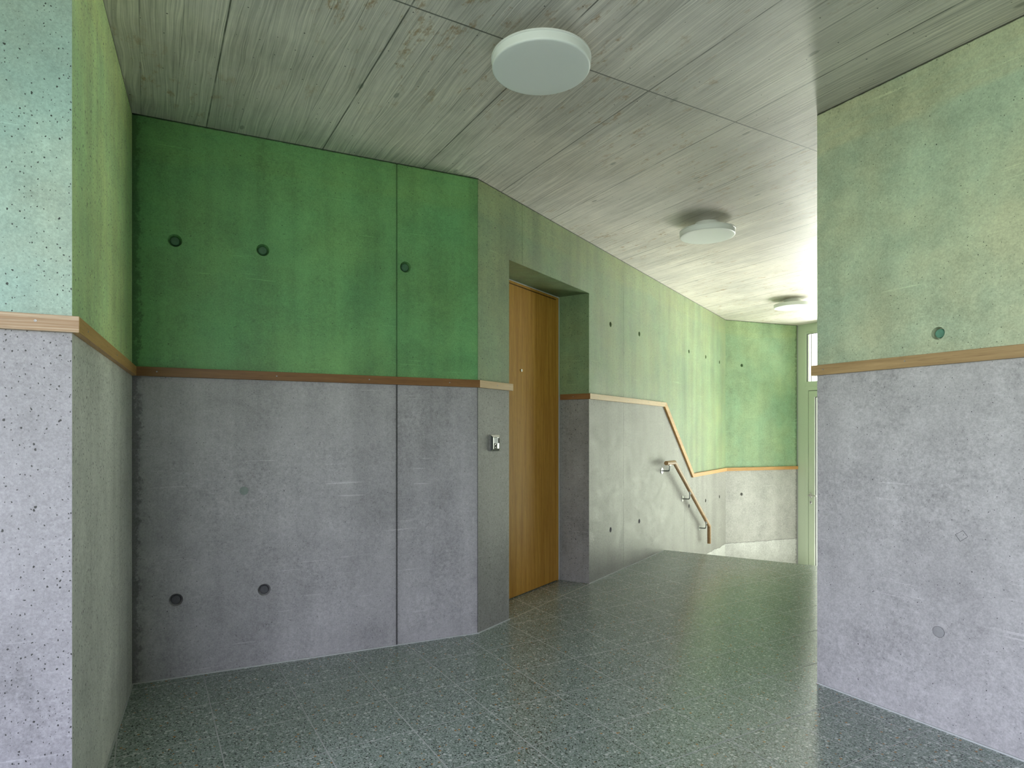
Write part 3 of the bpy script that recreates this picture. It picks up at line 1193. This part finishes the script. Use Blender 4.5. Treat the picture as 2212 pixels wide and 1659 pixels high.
# ------------------------------------------------------------------ handrail
hr = thing('handrail', 'round oak handrail on steel brackets sloping down the corridor wall', 'handrail',
           (C2.x, C2.y, 0), math.radians(deg_b))
ho = -.080
b = bmesh.new()
tube(b, [(2.916, ho, .8645), (3.155, ho, .8625), (4.346, ho, .0905), (4.346, ho, -.108)], .0205, 32)
from_bm('rail_pole', b, M_HAND, hr, True)
for s_, zr_, zw in ((3.015, .8635, .785), (3.640, .548, .459), (4.225, .169, .079)):
    b = bmesh.new()
    lathe(b, [(0, -.006), (.029, -.006), (.031, -.004), (.031, 0)], 32, 'Y', (s_, 0, zw))
    br = from_bm('bracket_rosette', b, M_STEEL, hr, True)
    b = bmesh.new()
    pts = [(s_, -.004, zw)]
    zb = zr_ - .022
    r = .018
    pts.append((s_, ho + r, zw))
    for k in range(1, 7):
        a = PI / 2 * k / 6
        pts.append((s_, ho + r - r * math.sin(a), zw + r - r * math.cos(a)))
    pts.append((s_, ho, zb))
    tube(b, pts, .006, 16)
    from_bm('bracket_arm', b, M_DARKST, br, True)
    b = bmesh.new()
    box(b, s_ - .022, s_ + .022, ho - .009, ho + .009, zb - .003, zb + .004)
    sl = 0 if s_ < 3.1 else -.648
    for v in b.verts:
        v.co.z += (v.co.x - s_) * sl
    from_bm('saddle_plate', b, M_STEEL, br)

# ------------------------------------------------------------------ doorbell plate beside the oak door
bell = thing('doorbell', 'small metal doorbell plate with white name field and dark round button', 'doorbell',
             (C2.x, C2.y, 0), math.radians(deg_b))
sx, sz = .161, 1.0905
b = bmesh.new()
w2, h2 = .046, .0485


def ringp(hx_, hz_, y):
    return [b.verts.new((sx + a * hx_, y, sz + c * hz_)) for a, c in ((-1, -1), (1, -1), (1, 1), (-1, 1))]


rings = [ringp(w2, h2, 0), ringp(w2, h2, -.006), ringp(w2 - .002, h2 - .002, -.008), ringp(w2 - .014, h2 - .013, -.018),
         ringp(w2 - .017, h2 - .016, -.0175), ringp(w2 - .017, h2 - .016, -.011)]
for a, c in zip(rings, rings[1:]):
    for k in range(4):
        b.faces.new((a[k], a[(k + 1) % 4], c[(k + 1) % 4], c[k]))
b.faces.new(rings[-1])
from_bm('housing', b, M_CHROME, bell)
front_p = bmesh.new()
box(front_p, sx - .026, sx + .026, -.0145, -.011, sz - .002, sz + .030)
bevel(front_p, .001, 1)
nf = from_bm('name_field', front_p, M_WHITE, bell)
b = bmesh.new()
for k, (x0, x1, z) in enumerate(((-.010, -.002, .017), (.001, .013, .018), (-.004, .006, .009))):
    box(b, sx + x0, sx + x1, -.0148, -.0144, sz + z, sz + z + .0022)
from_bm('name_lettering', b, mat_plain('grey_print', (.25, .26, .27), .6), nf)
b = bmesh.new()
lathe(b, [(0, -.014), (.013, -.0155), (.0135, -.0145), (.014, -.011)], 32, 'Y', (sx, 0, sz - .0175))
bt = from_bm('button_ring', b, M_CHROME, bell, True)
b = bmesh.new()
lathe(b, [(0, -.0190), (.006, -.0186), (.0080, -.0172), (.0084, -.0145)], 28, 'Y', (sx, 0, sz - .0175))
from_bm('push_button', b, M_BLACK, bt, True)
